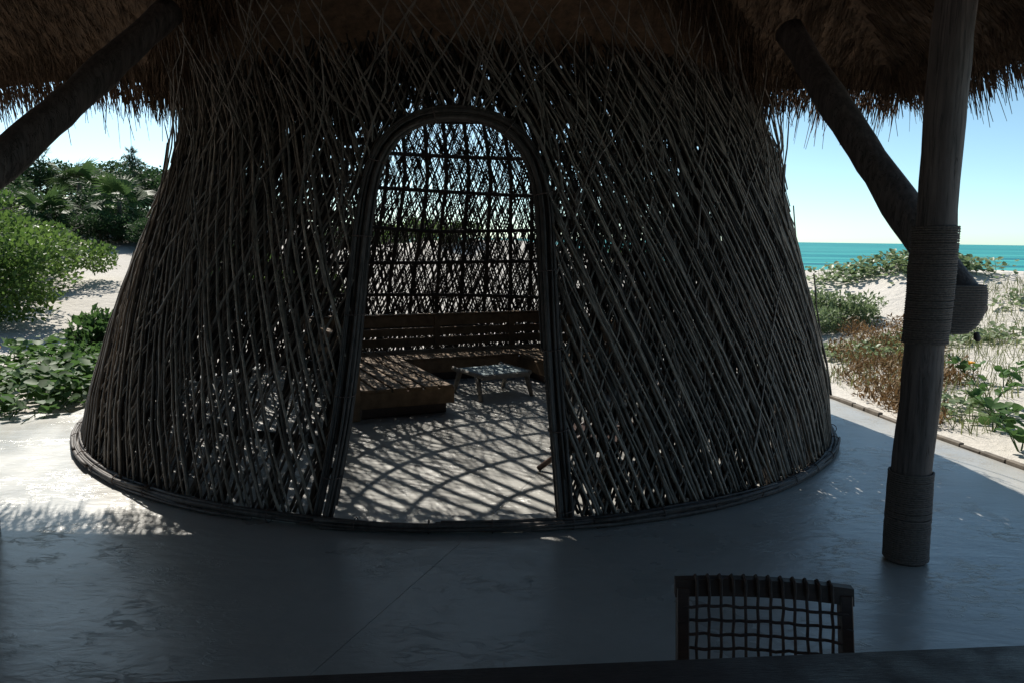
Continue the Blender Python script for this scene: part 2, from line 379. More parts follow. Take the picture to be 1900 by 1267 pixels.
for k, (ln_, of_) in enumerate(((-LEAN*1.05, -.004), (LEAN*.95, -.022), (-LEAN*.5, -.040), (LEAN*.4, -.054))):
    sector(-76, 12, 64, ln_, of_, .0105, (.03, .1), (3.0, 4.2)); sector(-195, -128, 24, ln_, of_, .0105, (.03, .1), (3.0, 4.2)); sector(-128, -100, 5, ln_, of_, .0105, (.7, 1.1), (3.0, 4.2))
for ln_ in (LEAN, -LEAN*.95, LEAN*.7, -LEAN*.75): sector(15, 165, 150, ln_, -.02+.012*ln_, .0060, (.03, .1), (2.5, 3.5))
for ln_ in (LEAN*.9, -LEAN): sector(30, 210, 72, ln_, -.01, .0072, (2.2, 2.6), (3.7, 4.5))
for ln_ in (LEAN*1.75, -LEAN*1.75): sector(25, 215, 80, ln_, -.018, .0058, (2.4, 2.8), (3.9, 4.5))
for ln_ in (LEAN*.8, -LEAN*.9): sector(-122, -58, 120, ln_, -.025+.02*ln_, .010, (2.3, 2.45), (2.9, 3.2)); sector(-178, -2, 130, ln_*.8, -.03+.02*ln_, .009, (1.9, 2.3), (2.8, 3.2))
# shorter loose twigs tucked into the outside of the weave
for k in range(60):
    a0 = rng.uniform(-180, 0); z0 = rng.uniform(.2, 2.4)
    mid, segs = make_stick(a0, (-LEAN if rng.random() < .75 else LEAN)*rng.uniform(.6, 1.3), .05, .009*rng.uniform(.7, 1.2), z0, z0+rng.uniform(.5, 1.4), 1.6, rng.uniform(0, .15), z0+.4)
    for s_ in segs: sticks.append((400, 3, s_))
for k in range(230):   # long loose ends standing off the wall under the roof
    a0 = rng.uniform(-178, -2); z0 = rng.uniform(1.7, 2.6)
    mid, segs = make_stick(a0, (-LEAN if rng.random() < .72 else LEAN)*rng.uniform(.3, 1.8), .045, .0072*rng.uniform(.6, 1.2), z0, z0+rng.uniform(.6, 1.5), 2.4, rng.uniform(.05, .34), z0+.2, .13, False, False)
    for s_ in segs: sticks.append((400, 3, s_))
twigs = MB()
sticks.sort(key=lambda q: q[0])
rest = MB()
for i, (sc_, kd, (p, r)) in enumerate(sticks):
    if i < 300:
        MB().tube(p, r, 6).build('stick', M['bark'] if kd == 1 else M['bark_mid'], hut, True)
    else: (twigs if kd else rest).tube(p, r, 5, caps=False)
w = rest.build('stick_weave', M['bark_shaded'], hut, True); w['kind'] = 'stuff'
w = twigs.build('loose_twigs', M['bark_mid'], hut, True); w['kind'] = 'stuff'

for a in np.arange(-180, 180, 6.0):     # upright ribs on the inside
    z = np.arange(.02, 4.7, .2); ang = a+np.interp(z, np.linspace(0, 4.7, 6), rng.normal(0, .5, 6)); pts = hp(ang, z, -.080)
    keep = ~in_door(ang, z, .12) & ~((pts[:, 1] < 6.5) & (z > 2.75))
    i0 = 0
    if (~keep).any() and not keep[0]: i0 = int(np.argmax(keep))
    i1 = i0
    while i1 < len(z) and keep[i1]: i1 += 1
    if i1-i0 > 1: MB().tube(pts[i0:i1], .026, 6).build('rib', M['bark_shaded'], hut, True)
for z in (.44, .88, 1.33, 1.77, 2.22, 2.65, 3.05, 3.45, 3.85, 4.2, 4.5):   # hoops
    if z < 2.42:
        a0 = np.interp(z, RZ, RA)+2.5; a1 = np.interp(z, LZ, LA)-2.5+360
    elif z < 2.8: a0, a1 = -89, 271.5
    else:
        lim = math.degrees(math.asin((6.45-HC[1])/hr(z))); a0, a1 = lim, 180-lim
    ang = np.arange(a0, a1, 4.0); zz = z+np.interp(ang, np.linspace(a0, a1, 12), rng.normal(0, .018, 12))
    MB().tube(hp(ang, zz, -.124), .026, 6).build('hoop', M['bark_shaded'], hut, True)

def part(name, parent):
    o = empty(name); o.parent = parent; return o
frame = part('door_frame', hut); ring = part('base_ring', hut)
# door frame: a bundle of long rods tied round the arch
path = [(a, z) for z, a in zip(LZ, LA)]+[(a, z) for z, a in list(zip(RZ, RA))[-2::-1]]
pa = np.array(path); s2 = np.stack([np.radians(pa[:, 0]+89)*hr(pa[:, 1]), pa[:, 1]], -1)
L = np.concatenate([[0], np.cumsum(np.linalg.norm(np.diff(s2, axis=0), axis=1))]); tt = np.linspace(0, L[-1], 60)
P2 = np.stack([np.interp(tt, L, s2[:, 0]), np.interp(tt, L, s2[:, 1])], -1)
for _ in range(3): P2[1:-1] = (P2[:-2]+2*P2[1:-1]+P2[2:])/4
T2 = np.gradient(P2, axis=0); T2 /= np.linalg.norm(T2, axis=1)[:, None]; N2 = np.stack([-T2[:, 1], T2[:, 0]], -1)
def door_pt(i, wv, off):
    q = P2[i]+N2[i]*np.asarray(wv)[..., None]; z = np.maximum(q[..., 1], .015); return hp(-89+np.degrees(q[..., 0]/hr(z)), z, off)
ii = np.arange(60)
for k in range(40):
    wv = .088*((k*.618) % 1); off = rng.uniform(-.065, .050)
    wj = wv+np.interp(ii, np.linspace(0, 59, 7), rng.normal(0, .006, 7)); oj = off+np.interp(ii, np.linspace(0, 59, 7), rng.normal(0, .006, 7))
    a, b = (0, 60) if k % 3 else (int(rng.integers(0, 20)), int(rng.integers(42, 60)))
    pts = door_pt(ii, wj, oj)[a:b]
    MB().tube(pts, .0085*rng.uniform(.75, 1.25), 6).build('rod', M['door_rod'], frame, True)
for i in range(3, 60, 5):
    c = np.linspace(0, 2*math.pi, 15)[:-1]
    pts = np.array([door_pt(i, .044+.058*math.cos(q), -.005+.075*math.sin(q)) for q in c]+[door_pt(i, .044+.058, -.005)])
    MB().tube(pts, .004, 5).build('tie', M['rope_dark'], frame, True)

# base ring: bundled rods lying round the foot of the wall
for k in range(64):
    a0 = rng.uniform(-200, 20); ln = rng.uniform(25, 60); ang = np.arange(a0, a0+ln, 2.5)
    o = rng.uniform(.035, .085); zc = .012+.045*rng.random()
    pts = hp(ang, np.full(len(ang), 0.0), o+np.interp(ang, np.linspace(a0, a0+ln, 5), rng.normal(0, .010, 5)))
    pts[:, 2] = np.maximum(.012, zc+np.interp(ang, np.linspace(a0, a0+ln, 5), rng.normal(0, .008, 5)))
    MB().tube(pts, .0115*rng.uniform(.7, 1.25), 6).build('rod', M['door_rod'], ring, True)
for a in np.arange(-196, 16, 7.5):
    aa = a+rng.normal(0, 1.2); c = np.linspace(0, 2*math.pi, 11)
    pts = np.stack([hp(aa, 0.0, .06+.042*math.cos(q))+np.array([0, 0, .040+.038*math.sin(q)]) for q in c])
    MB().tube(pts, .0035, 5).build('tie', M['rope_dark'], ring, True)
# low cement kerb the wall stands on
ang = np.arange(-180, 181, 4.0); mb = MB(); k = len(ang)
prof = [(-.15, 0.0), (-.15, .03), (.03, .03), (.03, .0)]
vv = np.concatenate([np.stack([HC[0]+(3.32+o)*np.cos(np.radians(ang)), HC[1]+(3.32+o)*np.sin(np.radians(ang)), np.full(k, z)], -1) for o, z in prof])
mb.add(vv, [(j*k+i, j*k+i+1, (j+1)*k+i+1, (j+1)*k+i) for j in range(3) for i in range(k-1)]); mb.build('kerb', M['cement'], hut)

# thatched cap closing the dome
mb = MB(); ang = np.arange(0, 360, 10.0); prof = [(1.35, 4.62), (1.05, 4.85), (.7, 5.05), (.35, 5.2), (.02, 5.3)]
k = len(ang); vv = np.concatenate([np.stack([HC[0]+r*np.cos(np.radians(ang)), HC[1]+r*np.sin(np.radians(ang)), np.full(k, z)], -1) for r, z in prof])
mb.add(vv, [(j*k+i, j*k+(i+1) % k, (j+1)*k+(i+1) % k, (j+1)*k+i) for j in range(4) for i in range(k)]); mb.build('thatch_cap', M['thatch'], hut)

# ------------------------------------------------------------------ thatched roof over the terrace
EY, EX, EZ, SL = 6.66, 3.2, 2.83, .78
def roof_z(x, y):
    x = np.asarray(x, float); y = np.asarray(y, float)
    d = np.minimum(np.minimum(EY-y, EX-x), np.minimum(x+9, y+8)); sag = -.10*ss(-x, 3.7, 4.6)+.20*np.clip(1-((x-.15)/1.35)**2, 0, 1)-.12*np.exp(-((x+1.9)/.8)**2)
    return EZ+SL*np.minimum(d, 3.6)+sag*ss(y, 4.6, 6.5)
roof = empty('thatched_roof', (0, 0, 0)); tag(roof, 'brown thatched roof overhanging the terrace with a ragged fringe', 'roof')
xs = np.arange(-9, EX+.01, .1); ys = np.arange(-8, EY+.01, .1); X, Y = np.meshgrid(xs, ys); Z = roof_z(X, Y)
nx, ny = len(xs), len(ys); idx = np.arange(nx*ny).reshape(ny, nx)
q = np.stack([idx[:-1, :-1], idx[:-1, 1:], idx[1:, 1:], idx[1:, :-1]], -1).reshape(-1, 4)
ru = wob(X, Y, 5, 21)*.03+wob(X, Y, 14, 22)*.015
vb = np.stack([X, Y, Z+ru], -1).reshape(-1, 3); vt = np.stack([X, Y, Z+.38], -1).reshape(-1, 3)
me = fast_mesh('thatch', np.concatenate([vb, vt]), np.concatenate([q[:, ::-1].ravel(), (q+nx*ny).ravel()]), 4)
link('thatch', me, M['thatch'], roof)

def ribbons(p0, p1, wd, bend=None):
    """thin straw strips as 3-sided slivers: two triangles-wide quads"""
    n = len(p0); d = p1-p0; d /= np.linalg.norm(d, axis=1)[:, None]+1e-9
    s_ = np.cross(d, rng.normal(size=(n, 3))); s_ /= np.linalg.norm(s_, axis=1)[:, None]+1e-9
    s2_ = np.cross(d, s_); w_ = np.asarray(wd).reshape(-1, 1)*np.ones((n, 1))
    v = np.stack([p0+s_*w_, p0-s_*w_*.5+s2_*w_*.87, p0-s_*w_*.5-s2_*w_*.87, p1+s_*w_*.4, p1-s_*w_*.2+s2_*w_*.35, p1-s_*w_*.2-s2_*w_*.35], 1).reshape(-1, 3)
    o = (np.arange(n)*6)[:, None]; f = np.array([[0, 1, 4, 3], [1, 2, 5, 4], [2, 0, 3, 5]]).reshape(1, -1)
    return v, (o+f).ravel()
# straw lying along the slope on the underside
n = 42000; x = rng.uniform(-5.2, EX, n); y = rng.uniform(2.2, EY, n)
vis = (y > 5.0) | (x > 1.8); x, y = x[vis], y[vis]; z = roof_z(x, y)
vis = np.hypot(x-HC[0], y-HC[1]) > hr(np.minimum(z, 4.4))-.02; x, y, z = x[vis], y[vis], z[vis]; n = len(x)
front = (EY-y) < (EX-x); ln = rng.uniform(.06, .24, n)
dx = np.where(front, rng.normal(0, .30, n), 1.0); dy = np.where(front, 1.0, rng.normal(0, .30, n)); dz = np.where(front, -SL, -SL)-rng.uniform(-.1, .55, n)
d = np.stack([dx, dy, dz], -1); d /= np.linalg.norm(d, axis=1)[:, None]
p0 = np.stack([x, y, z-rng.uniform(-.02, .02, n)], -1); v, f = ribbons(p0, p0+d*ln[:, None], rng.uniform(.0025, .006, n))
o = link('straw', fast_mesh('straw', v, f, 4), M['thatch'], roof); o['kind'] = 'stuff'
# ragged fringe hanging at the eaves
n = 12000; u = rng.uniform(0, 1, n); onfront = rng.random(n) < .72
x = np.where(onfront, rng.uniform(-6.5, EX, n), EX+rng.uniform(-.28, .16, n)); y = np.where(onfront, EY+rng.uniform(-.28, .16, n), rng.uniform(1.5, EY, n))
z = roof_z(np.minimum(x, EX), np.minimum(y, EY))-.02+rng.uniform(0, .12, n)-.3*np.maximum(np.maximum(y-EY, x-EX), 0)
tuft = np.floor(np.where(onfront, x, y)/.055); tj = np.random.default_rng(5).random(4000)[(tuft+400).astype(int)]      # strands hang in tufts
sn_ = (tuft+.5)*.055+rng.normal(0, .014, n); x = np.where(onfront, sn_, x); y = np.where(onfront, y, sn_); clump = tj
ln = .06+.10*rng.random(n)+.17*clump**2*rng.random(n)+np.where(rng.random(n) < .06, .30*rng.random(n), 0)
vis = np.ones(n, bool)
d = np.stack([np.where(onfront, rng.normal(.0, .12, n), .25), np.where(onfront, .22, rng.normal(0, .12, n)), np.full(n, -1.0)], -1)+rng.normal(0, .06, (n, 3)); d /= np.linalg.norm(d, axis=1)[:, None]
p0 = np.stack([x, y, z], -1); v, f = ribbons(p0[vis], (p0+d*ln[:, None])[vis], rng.uniform(.003, .007, n)[vis])
o = link('fringe', fast_mesh('fringe', v, f, 4), M['thatch'], roof); o['kind'] = 'stuff'
# straw collar where the roof meets the hut
n = 5000; a = rng.uniform(-170, -10, n); zc = np.zeros(n)
xx = np.zeros(n); yy = np.zeros(n); r = np.full(n, 2.6)
for _ in range(6):
    xx = HC[0]+r*np.cos(np.radians(a)); yy = HC[1]+r*np.sin(np.radians(a)); zc = roof_z(xx, yy); r = hr(np.clip(zc, 0, 4.4))+.06
ok = yy < EY; r = r+rng.uniform(0, .25, n); xx = HC[0]+r*np.cos(np.radians(a)); yy = HC[1]+r*np.sin(np.radians(a)); zc = roof_z(xx, np.minimum(yy, EY))
p0 = np.stack([xx, yy, zc+.03], -1)[ok]; k = len(p0)
d = np.stack([rng.normal(0, .18, k), rng.normal(0, .18, k), np.full(k, -1.0)], -1); d /= np.linalg.norm(d, axis=1)[:, None]
v, f = ribbons(p0, p0+d*rng.uniform(.1, .42, k)[:, None], rng.uniform(.003, .007, k))
o = link('straw_collar', fast_mesh('straw_collar', v, f, 4), M['thatch'], roof); o['kind'] = 'stuff'
# poles the thatch rests on
def pole(p0, p1, r0, r1, name, mat, parent, nseg=9, wobble=.02, sides=14):
    p0 = np.array(p0, float); p1 = np.array(p1, float); t = np.linspace(0, 1, nseg)[:, None]
    w_ = rng.normal(0, wobble, (nseg, 3)); w_[0] = w_[-1] = 0
    for _ in range(1): w_[1:-1] = (w_[:-2]+w_[1:-1]*2+w_[2:])/4
    r = np.linspace(r0, r1, nseg)*(1+rng.normal(0, .025, nseg))
    return MB().tube(p0+(p1-p0)*t+w_, r, sides).build(name, mat, parent, True)
pole((-9, 5.6, 3.50), (3.0, 5.6, 3.50), .075, .07, 'eave_beam', M['pole'], roof)
pole((2.12, -6, 3.56), (2.14, 5.4, 3.56), .08, .075, 'eave_beam', M['pole'], roof)

mb = MB()
for k in range(20): mb.box((-9+k*.62+.31, -3.6, 1.9), (.61, .08, 3.8), 0, .01)
tag(mb.build('rear_shade_wall', M['dark_wood']), 'unseen dark boarded wall added behind the dining table to block light', None, None, 'structure')  # added out of view to keep sky light from behind off the terrace

# ------------------------------------------------------------------ posts and braces
def rope_wrap(name, axis, z0, z1, rfun, parent, pitch=.0115, r=.0062):
    """coil of rope: rings wound tight round a pole"""
    n = int((z1-z0)/pitch); t = np.arange(0, n*36)/36.0; z = z0+t*pitch+np.interp(t, np.arange(n+1), rng.normal(0, .0012, n+1)); rf0 = rfun; jit = rng.normal(0, .0008, n+1); rfun = lambda q: rf0(q)+np.interp(t, np.arange(n+1), jit)
    c = np.stack([axis(z)[0]+rfun(z)*np.cos(t*2*math.pi), axis(z)[1]+rfun(z)*np.sin(t*2*math.pi), z], -1)
    return MB().tube(c, r*(1+.16*(-1.0)**np.arange(len(t))), 5).build(name, M['rope'], parent, True)
def knotty(o, axis):
    """crooked hand-cut surface: push the mesh of a pole in and out a little"""
    v = np.zeros(len(o.data.vertices)*3); o.data.vertices.foreach_get('co', v); v = v.reshape(-1, 3); ax = np.array(axis, float); ax /= np.linalg.norm(ax)
    c = v@ax; rd = v-c[:, None]*ax; d = .006*wob(v[:, 0]*9+c*3, v[:, 1]*9+v[:, 2]*2.2, 1.6, 77)+.004*wob(v[:, 0]*30, v[:, 2]*9, 1.3, 78)
    v += rd/(np.linalg.norm(rd, axis=1)[:, None]+1e-6)*d[:, None]*1.1; o.data.vertices.foreach_set('co', v.ravel()); o.data.update()
def make_post(base, top, r0, r1, label):
    p = empty('roof_post', base); tag(p, label, 'post')
    b = np.array(base); t = np.array(top)-b
    zz = np.linspace(0, 1, 26); wv = np.cumsum(rng.normal(0, .0025, (26, 2)), 0); wv -= wv[0]
    pts = np.stack([t[0]*zz+wv[:, 0], t[1]*zz+wv[:, 1], t[2]*zz], -1); rr = np.linspace(r0, r1, 26)*(1+rng.normal(0, .010, 26))
    knotty(MB().tube(pts, rr, 20).build('pole', M['pole'], p, True), t)
    ax = lambda z: (np.interp(z, pts[:, 2], pts[:, 0]), np.interp(z, pts[:, 2], pts[:, 1])); rf = lambda z: np.interp(z, pts[:, 2], rr)+.010
    rope_wrap('rope_wrap', ax, .01, .49, rf, p, .011, .006)
    rope_wrap('rope_wrap', ax, 1.15, 1.74, rf, p)
    return p
make_post((2.095, 3.95, 0), (2.125, 3.93, 3.5), .096, .093, 'rope-wrapped round timber post standing on the right of the hut')
make_post((-2.93, 4.1, 0), (-2.945, 4.1, 3.9), .108, .105, 'round timber post cut off by the left edge of the photo')

def make_brace(a, b, label, r0=.105, r1=.095, bend=.012):
    a = np.array(a, float); b = np.array(b, float); o = empty('roof_brace', a); tag(o, label, 'brace')
    n = 22; t = np.linspace(0, 1, n); side = np.cross(b-a, (0, 0, 1)); side /= np.linalg.norm(side)
    pts = (b-a)*t[:, None]+side*(np.sin(t*6.0)*bend)[:, None]*.5+np.array([0, 0, -1])*(np.sin(t*math.pi)*bend)[:, None]+rng.normal(0, .002, (n, 3))
    rr = np.linspace(r0, r1, n)*(1+.05*np.sin(t*17+a[0])+rng.normal(0, .008, n)); rr[0] *= .8
    knotty(MB().tube(pts, rr, 18).build('pole', M['pole'], o, True), b-a)
    return o, pts, rr
br, bp, brr = make_brace((2.39, 4.06, 1.29), (1.93, 5.75, 3.12), 'slanting timber brace crossing behind the right post, rope round its foot')
# rope bound round the foot of the brace: level turns that bulge past the post
th = np.linspace(0, 2*math.pi, 26)
mb = MB()
for z in np.arange(1.20, 1.45, .0125):
    xr = np.interp(z, [1.20, 1.23, 1.28, 1.34, 1.40, 1.45], [2.39, 2.43, 2.46, 2.475, 2.475, 2.46]); xl = 2.12; cs, sn = np.cos(th), np.sin(th)
    mb.tube(np.stack([(xl+xr)/2-2.39+(xr-xl)/2*np.sign(cs)*np.abs(cs)**.8, .06+.135*np.sign(sn)*np.abs(sn)**.8, np.full(26, z-1.29)], -1), .0068, 5, caps=False)
mb.build('rope_wrap', M['rope'], br, True)
MB().tube([(.01, -.04, -.09), (.02, -.04, -.12), (.025, -.04, -.135)], [.012, .018, .01], 7).build('rope_knot', M['rope'], br, True)
make_brace((-2.98, 4.12, 1.74), (-2.44, 5.75, 3.2), 'slanting timber brace rising across the upper left corner')

# ------------------------------------------------------------------ bench inside the hut
E1 = np.array([math.cos(rad(25)), math.sin(rad(25))]); BR = rad(25)
BO = np.array([-1.36, 6.90]); A0 = 1.69; B0 = 6.83
def bw(a, b, z): 
    e2 = np.array([-E1[1], E1[0]]); p = BO+E1*(a-A0)+e2*(b-B0); return (p[0]-BO[0], p[1]-BO[1], z)
bench = empty('corner_bench', (BO[0], BO[1], 0)); tag(bench, 'low U-shaped slatted wooden bench along the back of the hut', 'bench')
bseat = part('seat', bench); bback = part('backrest', bench)
def bbox(name, a0, a1, b0, b1, z0, z1, mat='bench_wood', bev=.004):
    return MB().box(bw((a0+a1)/2, (b0+b1)/2, (z0+z1)/2), (a1-a0, b1-b0, z1-z0), BR, bev).build(name, M[mat], bback if name.startswith('back') else bseat if name == 'seat_board' else bench)
SZ = .275; AL, AR = 1.69, 2.60; BL, BRr = 4.05, 4.92; BF, BB = 8.45, 9.22
for k in range(6): w_ = (AR-AL)/6; bbox('seat_board', AL+k*w_+.012, AL+(k+1)*w_-.012, B0, BB, SZ-.03, SZ)
for k in range(5): w_ = (BB-BF)/5; bbox('seat_board', AR+.004, BL-.004, BF+k*w_+.010, BF+(k+1)*w_-.010, SZ-.03, SZ)
for k in range(6): w_ = (BRr-BL)/6; bbox('seat_board', BL+k*w_+.012, BL+(k+1)*w_-.012, B0+.2, BB, SZ-.03, SZ)
bbox('fascia', AL, AR, B0+.01, B0+.04, .10, SZ-.032); bbox('fascia', AR-.04, AR-.004, B0+.042, BF, .10, SZ-.032)
bbox('fascia', AR, BL, BF+.01, BF+.04, .10, SZ-.032); bbox('fascia', BL+.004, BL+.04, B0+.25, BF+.04, .10, SZ-.032)
bbox('plinth', AL+.03, AR-.06, B0+.07, BB, 0, .098, 'dark_wood'); bbox('plinth', AR-.05, BL+.06, BF+.07, BB, 0, .098, 'dark_wood'); bbox('plinth', BL+.07, BRr, B0+.3, BB, 0, .098, 'dark_wood')
for (z0, z1) in ((.31, .41), (.435, .53), (.555, .68)):
    bbox('back_board', AL-.06, BRr+.06, BB+.005, BB+.04, z0, z1)
    bbox('back_board', AL-.055, AL-.02, B0+.02, BB, z0, z1); bbox('back_board', BRr+.02, BRr+.055, B0+.2, BB, z0, z1)
bbox('back_cap', AL-.09, BRr+.09, BB-.01, BB+.075, .683, .705)
bbox('back_cap', AL-.085, AL+.0, B0, BB-.012, .683, .705); bbox('back_cap', BRr-.0, BRr+.085, B0+.2, BB-.012, .683, .705)
for a in (AL+.25, (AR+BL)/2-.1, BL+.2): bbox('back_post', a, a+.07, BB-.03, BB+.003, SZ, .68)
bbox('end_panel', AL-.09, AL-.004, B0-.03, B0+.018, 0, .68); bbox('end_panel', BRr+.004, BRr+.09, B0+.15, B0+.198, 0, .68)
for b in (B0+.8, B0+1.7): bbox('back_post', AL-.018, AL-.004, b, b+.07, SZ, .68)

# ------------------------------------------------------------------ stool
st = empty('low_stool', (-.20, 8.22, 0), rad(33)); tag(st, 'low footstool with a pale woven seat and splayed wooden legs', 'stool')
for sx in (-1, 1):
    MB().tube([(sx*.30, -.27, .255), (sx*.30, .27, .255)], .022, 8).build('side_rail', M['stool_wood'], st, True)
    MB().tube([(sx*.30, .25, .25), (sx*.30, .33, .262)], [.026, .022], 8).build('rail_end', M['stool_wood'], st, True)
    for sy in (-1, 1): MB().tube([(sx*.30, sy*.18, .25), (sx*.31, sy*.29, .0)], [.031, .022], 8).build('leg', M['stool_wood'], st, True)
for sy in (-1, 1): MB().box((0, sy*.255, .235), (.60, .03, .045), 0, .006).build('end_rail', M['stool_wood'], st)
for k in range(9):
    y = -.225+k*.056; MB().box((0, y, .262), (.60, .048, .012), 0, .004).build('seat_strap', M['stool_cord'], st)

# ------------------------------------------------------------------ low chair just inside the doorway
lc = empty('lounge_chair', (.70, 5.64, 0), rad(-12)); tag(lc, 'wooden lounge chair mostly hidden behind the wall right of the doorway', 'chair')
for sy in (-1, 1):
    MB().box((.02, sy*.28, .20), (.74, .035, .05), 0, .006, Matrix.Rotation(rad(14), 4, 'Y') if False else Matrix.Rotation(rad(-8), 4, 'Y')).build('side_rail', M['dark_wood'], lc)
    MB().tube([(-.45, sy*.28, .012), (-.10, sy*.28, .30)], [.020, .024], 8).build('leg', M['dark_wood'], lc, True)
    MB().tube([(.40, sy*.28, .012), (.12, sy*.28, .30)], [.020, .024], 8).build('leg', M['dark_wood'], lc, True)
    MB().tube([(.18, sy*.28, .22), (.46, sy*.28, .72)], [.022, .018], 8).build('back_stile', M['dark_wood'], lc, True)
for k in range(9): MB().box((-.30+k*.065, 0, .262-.009*k), (.05, .56, .014), 0, .004, Matrix.Rotation(rad(8), 4, 'Y')).build('seat_slat', M['dark_wood'], lc)
for k in range(6): t = k/5; MB().box((.23+.2*t, 0, .32+.36*t), (.014, .54, .05), 0, .004, Matrix.Rotation(rad(29), 4, 'Y')).build('back_slat', M['dark_wood'], lc)

# ------------------------------------------------------------------ dining table and chair in the foreground
tb = empty('dining_table', (.25, 1.125, 0), rad(5.9)); tag(tb, 'dark wooden table top along the bottom edge of the photo', 'table')
TW, TDp = 2.7, .94
for k in range(6):
    w_ = TDp/6; MB().box((0, -TDp/2+(k+.5)*w_+.005, .72), (TW, w_-.003, .04), 0, .005).build('plank', M['table'], tb)
for sx in (-1, 1):
    for sy in (-1, 1): MB().box((sx*(TW/2-.12), sy*(TDp/2-.10), .335), (.09, .09, .67), 0, .006).build('leg', M['dark_wood'], tb)
    MB().box((sx*(TW/2-.12), 0, .66), (.05, TDp-.3, .075), 0, .004).build('apron', M['dark_wood'], tb)
for sy in (-1, 1): MB().box((0, sy*(TDp/2-.10), .66), (TW-.34, .05, .075), 0, .004).build('apron', M['dark_wood'], tb)

ch = empty('rope_back_chair', (.65, 1.70, 0), rad(-5)); ch.scale = (.975, 1, .955); tag(ch, 'dark wooden dining chair with a rope net back, tucked under the table', 'chair')
def bk(x, z): return (x, .185+.09*(z-.44)/.36, z)      # back plane leans away from the table
HW = .232
for sx in (-1, 1):
    p = [(sx*(HW-.017), .20, 0.0), (sx*(HW-.017), .165, .43), bk(sx*(HW-.017), .44), bk(sx*(HW-.017), .765)]
    m_ = MB()
    for q0, q1 in ((p[0], p[1]), (p[1], p[3])):
        q0 = np.array(q0); q1 = np.array(q1); d_ = Vector(q1-q0); R_ = d_.to_track_quat('Z', 'X').to_matrix().to_4x4()
        m_.box((q0+q1)/2, (.032, .034, d_.length+.012), 0, .003, R_ if abs(d_.y) > 1e-6 else None)
    m_.build('back_stile', M['dark_wood'], ch)
    MB().box((sx*(HW-.017), -.22, .215), (.034, .034, .43), 0, .003).build('front_leg', M['dark_wood'], ch)
    MB().box((sx*(HW-.017), -.03, .415), (.03, .35, .045), 0, .003).build('seat_rail', M['dark_wood'], ch)
for y in (-.22, .17): MB().box((0, y, .415), (2*HW-.066, .028, .045), 0, .003).build('seat_rail', M['dark_wood'], ch)
n = 17; xx = np.linspace(-HW-.004, HW+.004, n); arch = .012*(1-(xx/HW)**2)     # arched top rail
mb = MB(); v = []
for x_, h_ in zip(xx, arch):
    for (dy, zz) in ((-.013, .748), (.013, .748), (.014, .792), (-.012, .792)):
        b_ = bk(x_, zz); v.append((x_, b_[1]+dy, zz+h_))
f = [(i*4+j, i*4+(j+1) % 4, i*4+4+(j+1) % 4, i*4+4+j) for i in range(n-1) for j in range(4)]+[(3, 2, 1, 0), tuple((n-1)*4+j for j in range(4))]
mb.add(v, f); mb.build('top_rail', M['dark_wood'], ch)
MB().box(bk(0, .50), (2*HW-.066, .026, .036), 0, .003).build('lower_rail', M['dark_wood'], ch)
net = part('back_net', ch)
vx = np.linspace(-.178, .178, 12); ex = np.random.default_rng(4)
for k, x_ in enumerate(vx):      # upright cords, looped over both rails
    h_ = .012*(1-(x_/HW)**2); zz = np.linspace(.50, .75+h_, 9); wv = ex.normal(0, .0008, 9)
    pts = [(x_+wv[i], bk(x_, z)[1]-.016+.004*math.sin(i*2.2+k), z) for i, z in enumerate(zz)]
    pts += [(x_-.001, bk(x_, .77)[1]-.0185, .772+h_), (x_-.002, bk(x_, .79)[1]-.0165, .794+h_), (x_-.003, bk(x_, .80)[1], .799+h_), (x_-.002, bk(x_, .79)[1]+.018, .790+h_), (x_, bk(x_, .76)[1]+.018, .752+h_)]
    MB().tube(pts, .0042, 6).build('cord', M['rope_dark'], net, True)
for k in range(7):
    z = .725-k*.036; xx = np.linspace(-HW+.002, HW-.002, 26); wv = .010*(1-(xx/HW)**2)+.0014*np.sin(xx*38+k*1.3)+ex.normal(0, .0006, 26)
    pts = [(x_, bk(x_, z)[1]-.016-(.0035 if abs(x_) < .19 else .004)*math.cos(x_*97+k*math.pi), z+w_) for x_, w_ in zip(xx, wv)]
    MB().tube(pts, .0042, 6).build('cord', M['rope_dark'], net, True)
for k in range(14): MB().box((-.20+k*.031, -.025, .428), (.006, .40, .006), 0, 0).build('seat_cord', M['rope_dark'], ch)

# ------------------------------------------------------------------ terrace edging
ed = empty('terrace_edging', (3.6, 6.8, 0)); tag(ed, 'row of short weathered wooden edging boards along the right terrace edge', 'edging')
pts = PLAT[2:9]; sg = np.concatenate([[0], np.cumsum(np.linalg.norm(np.diff(pts, axis=0), axis=1))])
s0 = 0
while s0 < sg[-1]-.3:
    ln = rng.uniform(.20, .34); c = s0+ln/2; p = np.array([np.interp(c, sg, pts[:, 0]), np.interp(c, sg, pts[:, 1])]); p2 = np.array([np.interp(c+.05, sg, pts[:, 0]), np.interp(c+.05, sg, pts[:, 1])])
    t = (p2-p)/np.linalg.norm(p2-p); nn = np.array([t[1], -t[0]]); p = p+nn*.038
    MB().box((p[0]-3.6, p[1]-6.8, -.045+rng.uniform(-.012, .012)), (ln-.012, .05, .14), math.atan2(t[1], t[0])+rng.normal(0, .02), .005).build('edging_board', M['edging'], ed)
    s0 += ln

